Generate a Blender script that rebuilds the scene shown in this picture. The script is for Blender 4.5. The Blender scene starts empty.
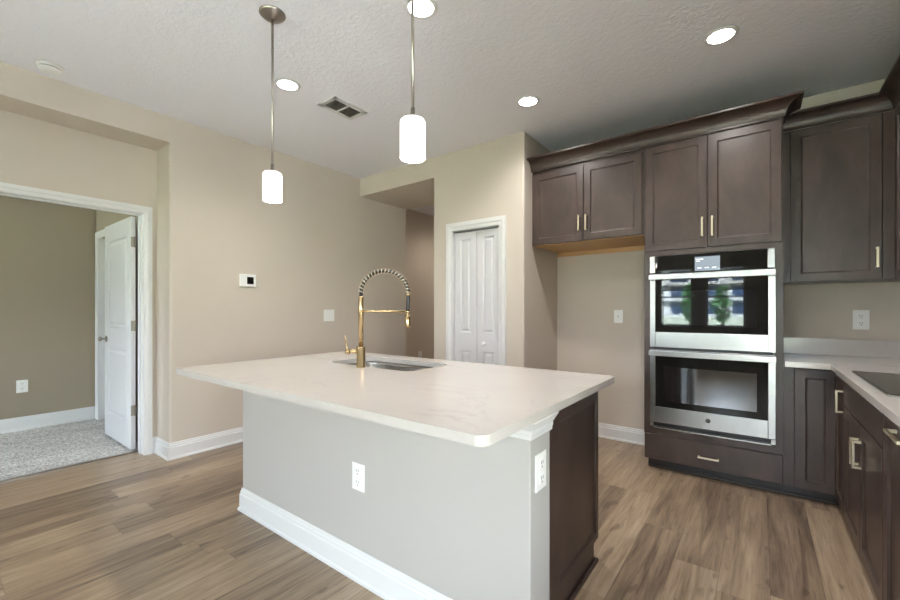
import bpy, bmesh, math, random
from mathutils import Vector, Matrix

random.seed(7)
scene = bpy.context.scene
COL = scene.collection
PI = math.pi

# ---------------------------------------------------------------- camera
CAM_H = 1.243
FPX = 408.8
YAW = math.radians(37.131)
cam_data = bpy.data.cameras.new('camera')
cam_data.sensor_fit = 'HORIZONTAL'
cam_data.sensor_width = 36.0
cam_data.lens = FPX / 900.0 * 36.0
cam_data.shift_x = 0.0
cam_data.shift_y = 9.82 / 900.0
cam_data.clip_start = 0.02
cam_data.clip_end = 300
cam = bpy.data.objects.new('camera', cam_data)
cam.location = (0, 0, CAM_H)
cam.rotation_euler = (PI / 2, 0, YAW)
COL.objects.link(cam)
scene.camera = cam

# ---------------------------------------------------------------- exposure
scene.view_settings.view_transform = 'Standard'
scene.view_settings.look = 'None'
scene.view_settings.exposure = 1.66
scene.view_settings.gamma = 1.0
scene.view_settings.use_curve_mapping = False
scene.cycles.max_bounces = 10
scene.cycles.diffuse_bounces = 6
scene.cycles.glossy_bounces = 5
scene.cycles.transmission_bounces = 6
scene.cycles.transparent_max_bounces = 10
scene.cycles.caustics_reflective = False
scene.cycles.caustics_refractive = False
scene.cycles.sample_clamp_indirect = 6.0

# ---------------------------------------------------------------- sky
SKY = 8.0
world = bpy.data.worlds.new('sky')
scene.world = world
world.use_nodes = True
wn = world.node_tree
wn.nodes.clear()
w_out = wn.nodes.new('ShaderNodeOutputWorld')
w_bg = wn.nodes.new('ShaderNodeBackground')
w_tc = wn.nodes.new('ShaderNodeTexCoord')
w_sep = wn.nodes.new('ShaderNodeSeparateXYZ')
w_rmp = wn.nodes.new('ShaderNodeValToRGB')
w_rmp.color_ramp.elements[0].position = 0.0
w_rmp.color_ramp.elements[0].color = (0.93, 0.97, 1.0, 1)
w_rmp.color_ramp.elements[1].position = 0.7
w_rmp.color_ramp.elements[1].color = (0.62, 0.78, 1.0, 1)
wn.links.new(w_tc.outputs['Generated'], w_sep.inputs[0])
wn.links.new(w_sep.outputs['Z'], w_rmp.inputs['Fac'])
wn.links.new(w_rmp.outputs['Color'], w_bg.inputs['Color'])
w_bg.inputs['Strength'].default_value = SKY
wn.links.new(w_bg.outputs[0], w_out.inputs['Surface'])

sun_d = bpy.data.lights.new('sun', 'SUN')
sun_d.energy = 66.0
sun_d.angle = math.radians(1.0)
sun_d.color = (1.0, 0.98, 0.96)
sun_o = bpy.data.objects.new('sun', sun_d)
sun_o.rotation_euler = (math.radians(-34), 0, 0)
COL.objects.link(sun_o)

CAN_W = 16.5        # watts of each recessed ceiling light
PENDANT_W = 1.2     # watts of each pendant bulb


def portal(name, loc, rot, sx, sy):
    d = bpy.data.lights.new(name, 'AREA')
    d.shape = 'RECTANGLE'
    d.size, d.size_y = sx, sy
    d.cycles.is_portal = True
    o = bpy.data.objects.new(name, d)
    o.location = loc
    o.rotation_euler = rot
    COL.objects.link(o)


# ---------------------------------------------------------------- materials
def new_mat(name):
    m = bpy.data.materials.new(name)
    m.use_nodes = True
    nt = m.node_tree
    b = nt.nodes['Principled BSDF']
    return m, nt, b


def srgb(r, g, b):
    def f(c):
        c /= 255.0
        return c / 12.92 if c <= 0.04045 else ((c + 0.055) / 1.055) ** 2.4
    return (f(r), f(g), f(b), 1)


def node(nt, kind, **kw):
    n = nt.nodes.new(kind)
    for k, v in kw.items():
        if k.startswith('i_'):
            n.inputs[k[2:].replace('_', ' ')].default_value = v
        else:
            setattr(n, k, v)
    return n


def math_node(nt, op, a, b=None, c=None):
    n = nt.nodes.new('ShaderNodeMath')
    n.operation = op
    for i, v in enumerate((a, b, c)):
        if v is None:
            continue
        if isinstance(v, (int, float)):
            n.inputs[i].default_value = v
        else:
            nt.links.new(v, n.inputs[i])
    return n.outputs[0]


def mix_col(nt, fac, a, b, mode='MIX'):
    n = nt.nodes.new('ShaderNodeMix')
    n.data_type = 'RGBA'
    n.blend_type = mode
    for sock, v in ((n.inputs[0], fac), (n.inputs[6], a), (n.inputs[7], b)):
        if isinstance(v, (int, float)):
            sock.default_value = v
        elif isinstance(v, tuple):
            sock.default_value = v
        else:
            nt.links.new(v, sock)
    return n.outputs[2]


def bump(nt, b, height, strength, dist):
    n = nt.nodes.new('ShaderNodeBump')
    n.inputs['Strength'].default_value = strength
    n.inputs['Distance'].default_value = dist
    nt.links.new(height, n.inputs['Height'])
    nt.links.new(n.outputs[0], b.inputs['Normal'])


def noise(nt, vec, scale, detail=3.0, rough=0.5, dist=0.0):
    n = nt.nodes.new('ShaderNodeTexNoise')
    n.inputs['Scale'].default_value = scale
    n.inputs['Detail'].default_value = detail
    n.inputs['Roughness'].default_value = rough
    n.inputs['Distortion'].default_value = dist
    if vec is not None:
        nt.links.new(vec, n.inputs['Vector'])
    return n


def coords(nt, scale=(1, 1, 1)):
    g = nt.nodes.new('ShaderNodeNewGeometry')
    mp = nt.nodes.new('ShaderNodeMapping')
    mp.inputs['Scale'].default_value = scale
    nt.links.new(g.outputs['Position'], mp.inputs['Vector'])
    return mp.outputs[0]


def ramp(nt, fac, stops):
    n = nt.nodes.new('ShaderNodeValToRGB')
    e = n.color_ramp.elements
    while len(e) < len(stops):
        e.new(0.5)
    for i, (p, c) in enumerate(stops):
        e[i].position = p
        e[i].color = c
    nt.links.new(fac, n.inputs[0])
    return n.outputs[0]


def plain(name, col, rough=0.5, metal=0.0, spec=0.5, coat=0.0):
    m, nt, b = new_mat(name)
    b.inputs['Base Color'].default_value = col
    b.inputs['Roughness'].default_value = rough
    b.inputs['Metallic'].default_value = metal
    b.inputs['Specular IOR Level'].default_value = spec
    b.inputs['Coat Weight'].default_value = coat
    return m


def emit(name, col, strength):
    m, nt, b = new_mat(name)
    b.inputs['Base Color'].default_value = (0.8, 0.8, 0.8, 1)
    b.inputs['Emission Color'].default_value = col
    b.inputs['Emission Strength'].default_value = strength
    return m


def painted(name, col, rough=0.6, scale=140, strength=0.12, dist=0.002):
    m, nt, b = new_mat(name)
    v = coords(nt)
    n = noise(nt, v, scale, 2)
    n2 = noise(nt, v, 1.3, 2)
    c = mix_col(nt, n2.outputs['Fac'], tuple(x * 0.97 for x in col[:3]) + (1,), tuple(min(1, x * 1.03) for x in col[:3]) + (1,))
    nt.links.new(c, b.inputs['Base Color'])
    b.inputs['Roughness'].default_value = rough
    b.inputs['Specular IOR Level'].default_value = 0.3
    bump(nt, b, n.outputs['Fac'], strength, dist)
    return m


WALL = painted('beige_wall_paint', srgb(202, 192, 180), 0.65)
ISLAND_PAINT = painted('pale_greige_island_paint', srgb(180, 177, 173), 0.6)
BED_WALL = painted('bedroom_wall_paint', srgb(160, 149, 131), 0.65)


def ceiling_mat():
    m, nt, b = new_mat('knockdown_ceiling_paint')
    v = coords(nt)
    n = noise(nt, v, 34, 4, 0.55, 0.6)
    r = ramp(nt, n.outputs['Fac'], [(0.42, (0, 0, 0, 1)), (0.6, (1, 1, 1, 1))])
    b.inputs['Base Color'].default_value = srgb(240, 240, 247)
    b.inputs['Roughness'].default_value = 0.8
    b.inputs['Specular IOR Level'].default_value = 0.2
    bump(nt, b, r, 0.35, 0.004)
    return m


CEIL = ceiling_mat()
WHITE = plain('white_trim_paint', srgb(222, 222, 222), 0.38, spec=0.45)
DOOR_WHITE = plain('white_door_paint', srgb(212, 212, 214), 0.4, spec=0.45)
PLASTIC = plain('white_plastic', srgb(238, 238, 236), 0.35)
SLOT = plain('dark_slot', (0.03, 0.03, 0.03, 1), 0.6)


def floor_mat():
    m, nt, b = new_mat('oak_plank_floor')
    g = nt.nodes.new('ShaderNodeNewGeometry')
    s = nt.nodes.new('ShaderNodeSeparateXYZ')
    nt.links.new(g.outputs['Position'], s.inputs[0])
    X, Y = s.outputs['X'], s.outputs['Y']
    PW, PL = 0.19, 1.22
    xr = math_node(nt, 'DIVIDE', math_node(nt, 'SUBTRACT', X, 0.038 - 40 * PW), PW)
    row = math_node(nt, 'FLOOR', xr)
    fx = math_node(nt, 'FRACT', xr)
    wn1 = node(nt, 'ShaderNodeTexWhiteNoise', noise_dimensions='1D')
    nt.links.new(row, wn1.inputs['W'])
    yr = math_node(nt, 'DIVIDE', math_node(nt, 'ADD', Y, math_node(nt, 'MULTIPLY_ADD', wn1.outputs['Value'], PL, 40 * PL)), PL)
    idx = math_node(nt, 'FLOOR', yr)
    fy = math_node(nt, 'FRACT', yr)
    cv = nt.nodes.new('ShaderNodeCombineXYZ')
    nt.links.new(row, cv.inputs[0])
    nt.links.new(idx, cv.inputs[1])
    wn2 = node(nt, 'ShaderNodeTexWhiteNoise', noise_dimensions='2D')
    nt.links.new(cv.outputs[0], wn2.inputs['Vector'])
    rnd = wn2.outputs['Value']
    # grain, shifted per plank
    off = nt.nodes.new('ShaderNodeCombineXYZ')
    nt.links.new(math_node(nt, 'MULTIPLY', rnd, 37.0), off.inputs[2])
    gv = nt.nodes.new('ShaderNodeVectorMath')
    gv.operation = 'ADD'
    nt.links.new(g.outputs['Position'], gv.inputs[0])
    nt.links.new(off.outputs[0], gv.inputs[1])

    def stretched(sx, sy):
        mp = nt.nodes.new('ShaderNodeMapping')
        mp.inputs['Scale'].default_value = (sx, sy, 1)
        nt.links.new(gv.outputs[0], mp.inputs['Vector'])
        return mp.outputs[0]
    fine = noise(nt, stretched(85, 4.5), 1.0, 5, 0.6, 0.3).outputs['Fac']
    broad = noise(nt, stretched(14, 1.0), 1.0, 5, 0.62, 1.0).outputs['Fac']
    knot = noise(nt, stretched(15, 6.0), 1.0, 2, 0.45, 0.25).outputs['Fac']
    kn = ramp(nt, knot, [(0.66, (0, 0, 0, 1)), (0.73, (1, 1, 1, 1))])
    tone = math_node(nt, 'ADD', math_node(nt, 'MULTIPLY', rnd, 0.42),
                     math_node(nt, 'MULTIPLY_ADD', broad, 1.25, math_node(nt, 'MULTIPLY_ADD', fine, 0.45, -0.55)))
    col = ramp(nt, tone, [(0.05, srgb(88, 73, 61)), (0.32, srgb(129, 110, 92)),
                          (0.6, srgb(161, 139, 115)), (0.9, srgb(183, 163, 140))])
    col = mix_col(nt, math_node(nt, 'MULTIPLY', kn, 0.45), col, srgb(70, 56, 45))
    streak = ramp(nt, fine, [(0.3, (0.72, 0.72, 0.72, 1)), (0.5, (1, 1, 1, 1))])
    col = mix_col(nt, 0.7, col, streak, 'MULTIPLY')
    # grooves
    ex = math_node(nt, 'MULTIPLY', math_node(nt, 'MINIMUM', fx, math_node(nt, 'SUBTRACT', 1.0, fx)), PW)
    ey = math_node(nt, 'MULTIPLY', math_node(nt, 'MINIMUM', fy, math_node(nt, 'SUBTRACT', 1.0, fy)), PL)
    e = math_node(nt, 'MINIMUM', ex, ey)
    gr = ramp(nt, math_node(nt, 'MULTIPLY', e, 400.0), [(0.2, (0, 0, 0, 1)), (0.75, (1, 1, 1, 1))])
    col = mix_col(nt, math_node(nt, 'MULTIPLY', math_node(nt, 'SUBTRACT', 1.0, gr), 0.45), col, srgb(66, 53, 43))
    nt.links.new(col, b.inputs['Base Color'])
    b.inputs['Roughness'].default_value = 0.28
    b.inputs['Specular IOR Level'].default_value = 0.45
    h = math_node(nt, 'MULTIPLY_ADD', fine, 0.25, gr)
    bump(nt, b, h, 0.15, 0.0015)
    return m


FLOOR = floor_mat()


def carpet_mat():
    m, nt, b = new_mat('grey_carpet')
    v = coords(nt)
    n = noise(nt, v, 75, 3, 0.6)
    n2 = noise(nt, coords(nt, (3.2, 1.0, 1)), 2.2, 3, 0.5, 0.8)
    c = ramp(nt, n.outputs['Fac'], [(0.35, srgb(152, 148, 143)), (0.62, srgb(238, 234, 229))])
    c = mix_col(nt, 0.55, c, ramp(nt, n2.outputs['Fac'], [(0.35, (0.72, 0.72, 0.72, 1)), (0.65, (1, 1, 1, 1))]), 'MULTIPLY')
    nt.links.new(c, b.inputs['Base Color'])
    b.inputs['Roughness'].default_value = 1.0
    b.inputs['Specular IOR Level'].default_value = 0.05
    bump(nt, b, n.outputs['Fac'], 0.9, 0.012)
    return m


CARPET = carpet_mat()


def quartz_mat():
    m, nt, b = new_mat('white_veined_quartz')
    v = coords(nt)
    w = noise(nt, v, 1.6, 5, 0.6, 1.6)
    a = math_node(nt, 'ABSOLUTE', math_node(nt, 'SUBTRACT', w.outputs['Fac'], 0.5))
    vein = ramp(nt, a, [(0.0, (1, 1, 1, 1)), (0.022, (0, 0, 0, 1))])
    msk = ramp(nt, noise(nt, v, 1.9, 2).outputs['Fac'], [(0.42, (0, 0, 0, 1)), (0.68, (1, 1, 1, 1))])
    cloud = noise(nt, v, 3.0, 4, 0.6, 0.5)
    c = mix_col(nt, cloud.outputs['Fac'], srgb(190, 184, 179), srgb(200, 195, 190))
    c = mix_col(nt, math_node(nt, 'MULTIPLY', math_node(nt, 'MULTIPLY', vein, msk), 0.55), c, srgb(168, 162, 156))
    nt.links.new(c, b.inputs['Base Color'])
    b.inputs['Roughness'].default_value = 0.13
    b.inputs['Specular IOR Level'].default_value = 0.5
    return m


QUARTZ = quartz_mat()


def cabinet_mat():
    m, nt, b = new_mat('espresso_stained_maple')
    v1 = coords(nt, (5, 5, 2.6))
    n = noise(nt, v1, 1.0, 5, 0.6, 0.5)
    n2 = noise(nt, coords(nt, (70, 70, 9)), 1.0, 3, 0.6)
    t = math_node(nt, 'MULTIPLY_ADD', n2.outputs['Fac'], 0.12, math_node(nt, 'MULTIPLY', n.outputs['Fac'], 0.88))
    c = ramp(nt, t, [(0.35, srgb(59, 47, 42)), (0.65, srgb(78, 64, 58))])
    nt.links.new(c, b.inputs['Base Color'])
    b.inputs['Roughness'].default_value = 0.34
    b.inputs['Specular IOR Level'].default_value = 0.5
    bump(nt, b, n2.outputs['Fac'], 0.04, 0.001)
    return m


CAB = cabinet_mat()
TOE = plain('black_toe_kick', srgb(38, 36, 36), 0.4)
RAW = plain('unfinished_maple_underside', srgb(192, 150, 100), 0.5)


def brushed(name, col, rough, sc, bs=0.0):
    m, nt, b = new_mat(name)
    n = noise(nt, coords(nt, sc), 1.0, 3, 0.6)
    b.inputs['Base Color'].default_value = col
    b.inputs['Metallic'].default_value = 1.0
    r = math_node(nt, 'MULTIPLY_ADD', n.outputs['Fac'], 0.04, rough - 0.02)
    nt.links.new(r, b.inputs['Roughness'])
    if bs:
        bump(nt, b, n.outputs['Fac'], bs, 0.0006)
    return m


STEEL = brushed('brushed_stainless_steel', (0.40, 0.395, 0.385, 1), 0.26, (3, 3, 60))
SINKSTEEL = brushed('sink_stainless_steel', (0.62, 0.61, 0.59, 1), 0.25, (200, 8, 8))
BRASS = plain('satin_brass', (0.52, 0.39, 0.22, 1), 0.27, 1.0)
PULL = plain('champagne_brass_pull', (0.78, 0.68, 0.50, 1), 0.3, 1.0)
NICKEL = plain('brushed_nickel', (0.40, 0.37, 0.33, 1), 0.32, 1.0)
HINGE = plain('satin_nickel_hinge', (0.36, 0.33, 0.28, 1), 0.4, 1.0)
BLACKGLASS = plain('black_oven_glass', (0.012, 0.012, 0.011, 1), 0.015, spec=0.32)
INNERGLASS = plain('coated_oven_window', (0.012, 0.012, 0.013, 1), 0.03, spec=0.5)
INNERGLASS.node_tree.nodes['Principled BSDF'].inputs['IOR'].default_value = 1.55
INNERGLASS.node_tree.nodes['Principled BSDF'].inputs['Specular Tint'].default_value = (0.88, 0.94, 1.0, 1)
GLAREGLASS = plain('glare_boosted_oven_window', (0.012, 0.012, 0.013, 1), 0.06, spec=0.5)  # reflectance and blue tint raised to imitate window glare off the floor
GLAREGLASS.node_tree.nodes['Principled BSDF'].inputs['IOR'].default_value = 3.4
GLAREGLASS.node_tree.nodes['Principled BSDF'].inputs['Specular Tint'].default_value = (0.86, 0.92, 1.0, 1)
COOKGLASS = plain('black_ceramic_glass', (0.012, 0.012, 0.012, 1), 0.05, spec=0.25)
RUBBER = plain('black_rubber_hose', (0.012, 0.012, 0.014, 1), 0.45)
LENS = emit('lit_lens', (1, 0.97, 0.92, 1), 9.0)
SHADEGLASS = emit('lit_opal_glass', (1, 0.97, 0.93, 1), 0.5)
SHADEGLASS.node_tree.nodes['Principled BSDF'].inputs['Roughness'].default_value = 0.15
SCREEN = emit('dim_grey_screen', (0.55, 0.66, 0.75, 1), 0.22)
SCREEN.node_tree.nodes['Principled BSDF'].inputs['Base Color'].default_value = (0.02, 0.02, 0.02, 1)
SCREEN.node_tree.nodes['Principled BSDF'].inputs['Roughness'].default_value = 0.05
SCREENLINE = emit('pale_screen_text', (0.8, 0.9, 1, 1), 0.6)
VENTDARK = plain('vent_shadow_metal', srgb(70, 68, 62), 0.6)


def glass_mat():
    m = bpy.data.materials.new('window_glass')
    m.use_nodes = True
    nt = m.node_tree
    nt.nodes.clear()
    o = nt.nodes.new('ShaderNodeOutputMaterial')
    t = nt.nodes.new('ShaderNodeBsdfTransparent')
    t.inputs[0].default_value = (0.95, 0.97, 0.96, 1)
    g = nt.nodes.new('ShaderNodeBsdfGlossy')
    g.inputs['Roughness'].default_value = 0.0
    f = nt.nodes.new('ShaderNodeFresnel')
    f.inputs[0].default_value = 1.45
    mx = nt.nodes.new('ShaderNodeMixShader')
    nt.links.new(f.outputs[0], mx.inputs[0])
    nt.links.new(t.outputs[0], mx.inputs[1])
    nt.links.new(g.outputs[0], mx.inputs[2])
    nt.links.new(mx.outputs[0], o.inputs['Surface'])
    return m


GLASS = glass_mat()


def grass_mat():
    m, nt, b = new_mat('lawn')
    n = noise(nt, coords(nt), 6, 4)
    c = ramp(nt, n.outputs['Fac'], [(0.35, srgb(112, 118, 100)), (0.65, srgb(146, 150, 134))])
    nt.links.new(c, b.inputs['Base Color'])
    b.inputs['Roughness'].default_value = 1.0
    return m


GRASS = grass_mat()
LEAF = plain('tree_leaves', srgb(62, 104, 58), 0.7)
BARK = plain('tree_bark', srgb(96, 80, 64), 0.9)
STUCCO = plain('pale_stucco', srgb(168, 170, 174), 0.8)
BLUEGLASS = plain('dark_blue_glazing', srgb(30, 48, 74), 0.15)
CONCRETE = plain('patio_concrete', srgb(222, 219, 214), 0.8)


# ---------------------------------------------------------------- mesh builder
def wloc(o):
    v = Vector((0, 0, 0))
    while o is not None:
        v += o.location
        o = o.parent
    return v


class MB:
    def __init__(self):
        self.bm = bmesh.new()
        self.mats = []
        self.cur = 0

    def mat(self, m):
        if m not in self.mats:
            self.mats.append(m)
        self.cur = self.mats.index(m)
        return self

    def absorb(self, b2):
        for f in b2.faces:
            f.material_index = self.cur
        me = bpy.data.meshes.new('tmp')
        b2.to_mesh(me)
        b2.free()
        n0 = len(self.bm.faces)
        self.bm.from_mesh(me)
        self.bm.faces.ensure_lookup_table()
        for f in self.bm.faces[n0:]:
            f.material_index = self.cur
        bpy.data.meshes.remove(me)
        return self

    def box(self, a, b, bev=0.0, seg=2, only=None):
        b2 = bmesh.new()
        x0, x1 = sorted((a[0], b[0]))
        y0, y1 = sorted((a[1], b[1]))
        z0, z1 = sorted((a[2], b[2]))
        bmesh.ops.create_cube(b2, size=1.0)
        for v in b2.verts:
            v.co = Vector((x0 if v.co.x < 0 else x1, y0 if v.co.y < 0 else y1, z0 if v.co.z < 0 else z1))
        if bev > 0:
            es = [e for e in b2.edges if only is None or only(e)]
            bmesh.ops.bevel(b2, geom=es, offset=bev, segments=seg, affect='EDGES', profile=0.5)
        return self.absorb(b2)

    def face_from(self, b2, pts):
        try:
            return b2.faces.new(pts)
        except ValueError:
            return None

    def prism(self, pts, z0, z1, axis='z'):
        """polygon pts extruded; axis z: (x,y); axis x: (y,z) ; axis y: (x,z)"""
        b2 = bmesh.new()

        def co(p, t):
            if axis == 'z':
                return (p[0], p[1], t)
            if axis == 'x':
                return (t, p[0], p[1])
            return (p[0], t, p[1])
        lo = [b2.verts.new(co(p, z0)) for p in pts]
        hi = [b2.verts.new(co(p, z1)) for p in pts]
        n = len(pts)
        b2.faces.new(lo)
        b2.faces.new(hi)
        for i in range(n):
            b2.faces.new((lo[i], lo[(i + 1) % n], hi[(i + 1) % n], hi[i]))
        bmesh.ops.recalc_face_normals(b2, faces=b2.faces)
        return self.absorb(b2)

    def lathe(self, prof, c, axis=(0, 0, 1), seg=32):
        """prof: list of (r, t) along axis from c"""
        b2 = bmesh.new()
        q = Vector((0, 0, 1)).rotation_difference(Vector(axis).normalized())
        rings = []
        for r, t in prof:
            if r < 1e-6:
                rings.append([b2.verts.new(q @ Vector((0, 0, t)) + Vector(c))])
            else:
                rings.append([b2.verts.new(q @ Vector((r * math.cos(2 * PI * i / seg), r * math.sin(2 * PI * i / seg), t)) + Vector(c)) for i in range(seg)])
        for a, b in zip(rings, rings[1:]):
            for i in range(seg):
                j = (i + 1) % seg
                if len(a) == 1 and len(b) == 1:
                    continue
                if len(a) == 1:
                    b2.faces.new((a[0], b[i], b[j]))
                elif len(b) == 1:
                    b2.faces.new((a[i], a[j], b[0]))
                else:
                    b2.faces.new((a[i], a[j], b[j], b[i]))
        if len(rings[0]) > 1:
            b2.faces.new(rings[0])
        if len(rings[-1]) > 1:
            b2.faces.new(rings[-1])
        bmesh.ops.recalc_face_normals(b2, faces=b2.faces)
        for f in b2.faces:
            f.smooth = len(f.verts) <= 4
        return self.absorb(b2)

    def tube(self, pts, r, seg=10, closed=False):
        b2 = bmesh.new()
        P = [Vector(p) for p in pts]
        n = len(P)
        rings = []
        up = None
        for i in range(n):
            if closed:
                t = (P[(i + 1) % n] - P[i - 1]).normalized()
            else:
                t = (P[min(i + 1, n - 1)] - P[max(i - 1, 0)]).normalized()
            if up is None:
                up = Vector((0, 0, 1)) if abs(t.z) < 0.9 else Vector((1, 0, 0))
            side = t.cross(up).normalized()
            up = side.cross(t).normalized()
            rr = r[i] if isinstance(r, (list, tuple)) else r
            rings.append([b2.verts.new(P[i] + side * rr * math.cos(2 * PI * k / seg) + up * rr * math.sin(2 * PI * k / seg)) for k in range(seg)])
        m = n if closed else n - 1
        for i in range(m):
            a, b = rings[i], rings[(i + 1) % n]
            for k in range(seg):
                b2.faces.new((a[k], a[(k + 1) % seg], b[(k + 1) % seg], b[k])).smooth = True
        if not closed:
            b2.faces.new(rings[0])
            b2.faces.new(rings[-1])
        bmesh.ops.recalc_face_normals(b2, faces=b2.faces)
        return self.absorb(b2)

    def sweep(self, path, prof, closed=False, flip=1):
        """profile (d,z) swept along 2D path (x,y) with mitres; d goes to the right of travel (times flip)"""
        b2 = bmesh.new()
        n = len(path)
        P = [Vector((p[0], p[1])) for p in path]

        def nrm(a, b):
            t = (b - a).normalized()
            return Vector((t.y, -t.x)) * flip
        rings = []
        for i in range(n):
            ns = []
            if closed or i > 0:
                ns.append(nrm(P[i - 1], P[i]))
            if closed or i < n - 1:
                ns.append(nrm(P[i], P[(i + 1) % n]))
            if len(ns) == 2:
                mt = (ns[0] + ns[1]).normalized()
                mt = mt / max(0.2, mt.dot(ns[0]))
            else:
                mt = ns[0]
            rings.append([b2.verts.new((P[i].x + mt.x * d, P[i].y + mt.y * d, z)) for d, z in prof])
        k = len(prof)
        for i in range(n if closed else n - 1):
            a, b = rings[i], rings[(i + 1) % n]
            for j in range(k):
                b2.faces.new((a[j], a[(j + 1) % k], b[(j + 1) % k], b[j]))
        if not closed:
            b2.faces.new(rings[0])
            b2.faces.new(rings[-1])
        bmesh.ops.recalc_face_normals(b2, faces=b2.faces)
        return self.absorb(b2)

    def slab(self, M, w, h, t, panels=(), prof=((0, 0), (0.006, -0.009)), edge=0.002):
        """door slab: M maps local (u, d, z) to world, d out of the face; front at d=t, back d=0.
        panels: (u0,u1,z0,z1) each lofted by prof (inset, depth)"""
        b2 = bmesh.new()

        def V(u, d, z):
            return b2.verts.new(M(u, d, z))

        def rect(u0, u1, z0, z1, d):
            return [V(u0, d, z0), V(u1, d, z0), V(u1, d, z1), V(u0, d, z1)]

        def join(a, b):
            for i in range(4):
                b2.faces.new((a[i], a[(i + 1) % 4], b[(i + 1) % 4], b[i]))
        back = rect(0, w, 0, h, 0)
        b2.faces.new(back)
        side = rect(0, w, 0, h, t - edge)
        join(back, side)
        top = rect(edge, w - edge, edge, h - edge, t)
        join(side, top)
        us = sorted({edge, w - edge, *[p[0] for p in panels], *[p[1] for p in panels]})
        zs = sorted({edge, h - edge, *[p[2] for p in panels], *[p[3] for p in panels]})
        for i in range(len(us) - 1):
            for j in range(len(zs) - 1):
                cu, cz = (us[i] + us[i + 1]) / 2, (zs[j] + zs[j + 1]) / 2
                if any(p[0] < cu < p[1] and p[2] < cz < p[3] for p in panels):
                    continue
                b2.faces.new(rect(us[i], us[i + 1], zs[j], zs[j + 1], t))
        for p in panels:
            prev = None
            for ins, dep in prof:
                r = rect(p[0] + ins, p[1] - ins, p[2] + ins, p[3] - ins, t + dep)
                if prev:
                    join(prev, r)
                prev = r
            b2.faces.new(prev)
        bmesh.ops.remove_doubles(b2, verts=b2.verts, dist=1e-5)
        bmesh.ops.recalc_face_normals(b2, faces=b2.faces)
        return self.absorb(b2)

    def build(self, name, mat=None, parent=None, bevel=0.0, smooth=False):
        if mat is not None and not self.mats:
            self.mats = [mat]
        me = bpy.data.meshes.new(name)
        if parent is not None:
            off = wloc(parent)
            for v in self.bm.verts:
                v.co -= off
        self.bm.to_mesh(me)
        self.bm.free()
        for m in self.mats:
            me.materials.append(m)
        o = bpy.data.objects.new(name, me)
        COL.objects.link(o)
        o.parent = parent
        if smooth:
            for p in me.polygons:
                p.use_smooth = True
        if bevel > 0:
            md = o.modifiers.new('bevel', 'BEVEL')
            md.width = bevel
            md.segments = 2
            md.limit_method = 'ANGLE'
            md.angle_limit = math.radians(50)
        return o


def recenter(o):
    """move the origin of a top-level mesh to its base centre"""
    vs = [v.co for v in o.data.vertices]
    c = Vector(((min(v.x for v in vs) + max(v.x for v in vs)) / 2, (min(v.y for v in vs) + max(v.y for v in vs)) / 2, min(v.z for v in vs)))
    for v in o.data.vertices:
        v.co -= c
    o.location = c
    return o


def thing(name, label, cat, loc=(0, 0, 0), group=None):
    o = bpy.data.objects.new(name, None)
    o.empty_display_size = 0.05
    o.location = loc
    COL.objects.link(o)
    o['label'] = label
    o['category'] = cat
    if group:
        o['group'] = group
    return o


def tag(o, label, cat, group=None):
    o['label'] = label
    o['category'] = cat
    if group:
        o['group'] = group
    return o


def struct(o, label=None, cat=None):
    o['kind'] = 'structure'
    if label:
        o['label'] = label
        o['category'] = cat
    return o


def copy_tree(o, delta, label=None):
    c = o.copy()
    COL.objects.link(c)
    c.location = Vector(o.location) + Vector(delta)
    if label:
        c['label'] = label
    for ch in list(o.children):
        k = ch.copy()
        COL.objects.link(k)
        k.parent = c
        for g in list(ch.children):
            d = g.copy()
            COL.objects.link(d)
            d.parent = k
    return c


def vert_edge(e):
    a, b = e.verts
    return abs(a.co.z - b.co.z) > 0.1


# mapping helpers for things mounted on a wall plane
def face_my(x0, y, z0):       # faces -y : u -> +x
    return lambda u, d, z: (x0 + u, y - d, z0 + z)


def face_mx(x, y0, z0):       # faces -x : u -> +y
    return lambda u, d, z: (x - d, y0 + u, z0 + z)


def face_px(x, y0, z0):       # faces +x : u -> +y
    return lambda u, d, z: (x + d, y0 + u, z0 + z)


def mbox(mb, M, u0, u1, d0, d1, z0, z1, bev=0.0, seg=2):
    return mb.box(M(u0, d0, z0), M(u1, d1, z1), bev, seg)


# ================================================================ dimensions
H = 2.845          # ceiling
HD = 2.632         # header / soffit underside
XL = -3.90         # long wall with the thermostat
XA = -4.20         # recessed wall holding the doorway
YP = 3.327         # pantry wall
XP0, XP1 = -2.737, -1.686
YB = 4.08          # kitchen back wall
XR = 1.0           # kitchen side wall
YW = -3.05         # window wall behind the camera
YE = 4.156         # end of the thermostat wall
XBF = -6.04        # bedroom far wall
YBC = 1.285        # bedroom cross wall

# ================================================================ structure
m = MB()
m.box((XA - 0.16, YW - 0.15, -0.1), (XR + 0.14, 7.2, 0.0))
m.box((-4.7, 3.9, -0.1), (XA - 0.16, 7.2, 0.0))
struct(m.build('floor', FLOOR), 'grey brown oak plank floor running through kitchen and living area', 'floor')
m = MB()
m.box((XBF - 0.2, -2.4, -0.1), (XA - 0.16, YBC + 0.5, 0.008))
struct(m.build('floor_bedroom', CARPET), 'pale grey carpet beyond the open bedroom doorway', 'carpet')
m = MB()
m.box((XBF - 0.3, YW - 0.2, H), (XR + 0.2, 7.2, H + 0.12))
struct(m.build('ceiling', CEIL), 'white knockdown textured ceiling with round recessed lights', 'ceiling')

# thermostat wall with header over the alcove
m = MB()
m.box((XA - 0.14, 1.30, 0), (XL, YE, HD), 0.02, 4, only=lambda e: vert_edge(e) and e.verts[0].co.x > XL - 0.01)
m.box((XA - 0.14, 1.30, HD), (XL, YE, H))
m.box((XA - 0.001, -0.7, HD), (XL, 1.30, H))
m.box((XA - 0.14, YW, 0), (XL, -0.7, H))
struct(m.build('wall_left', WALL), 'long beige wall carrying the thermostat and a light switch', 'wall')
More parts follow.
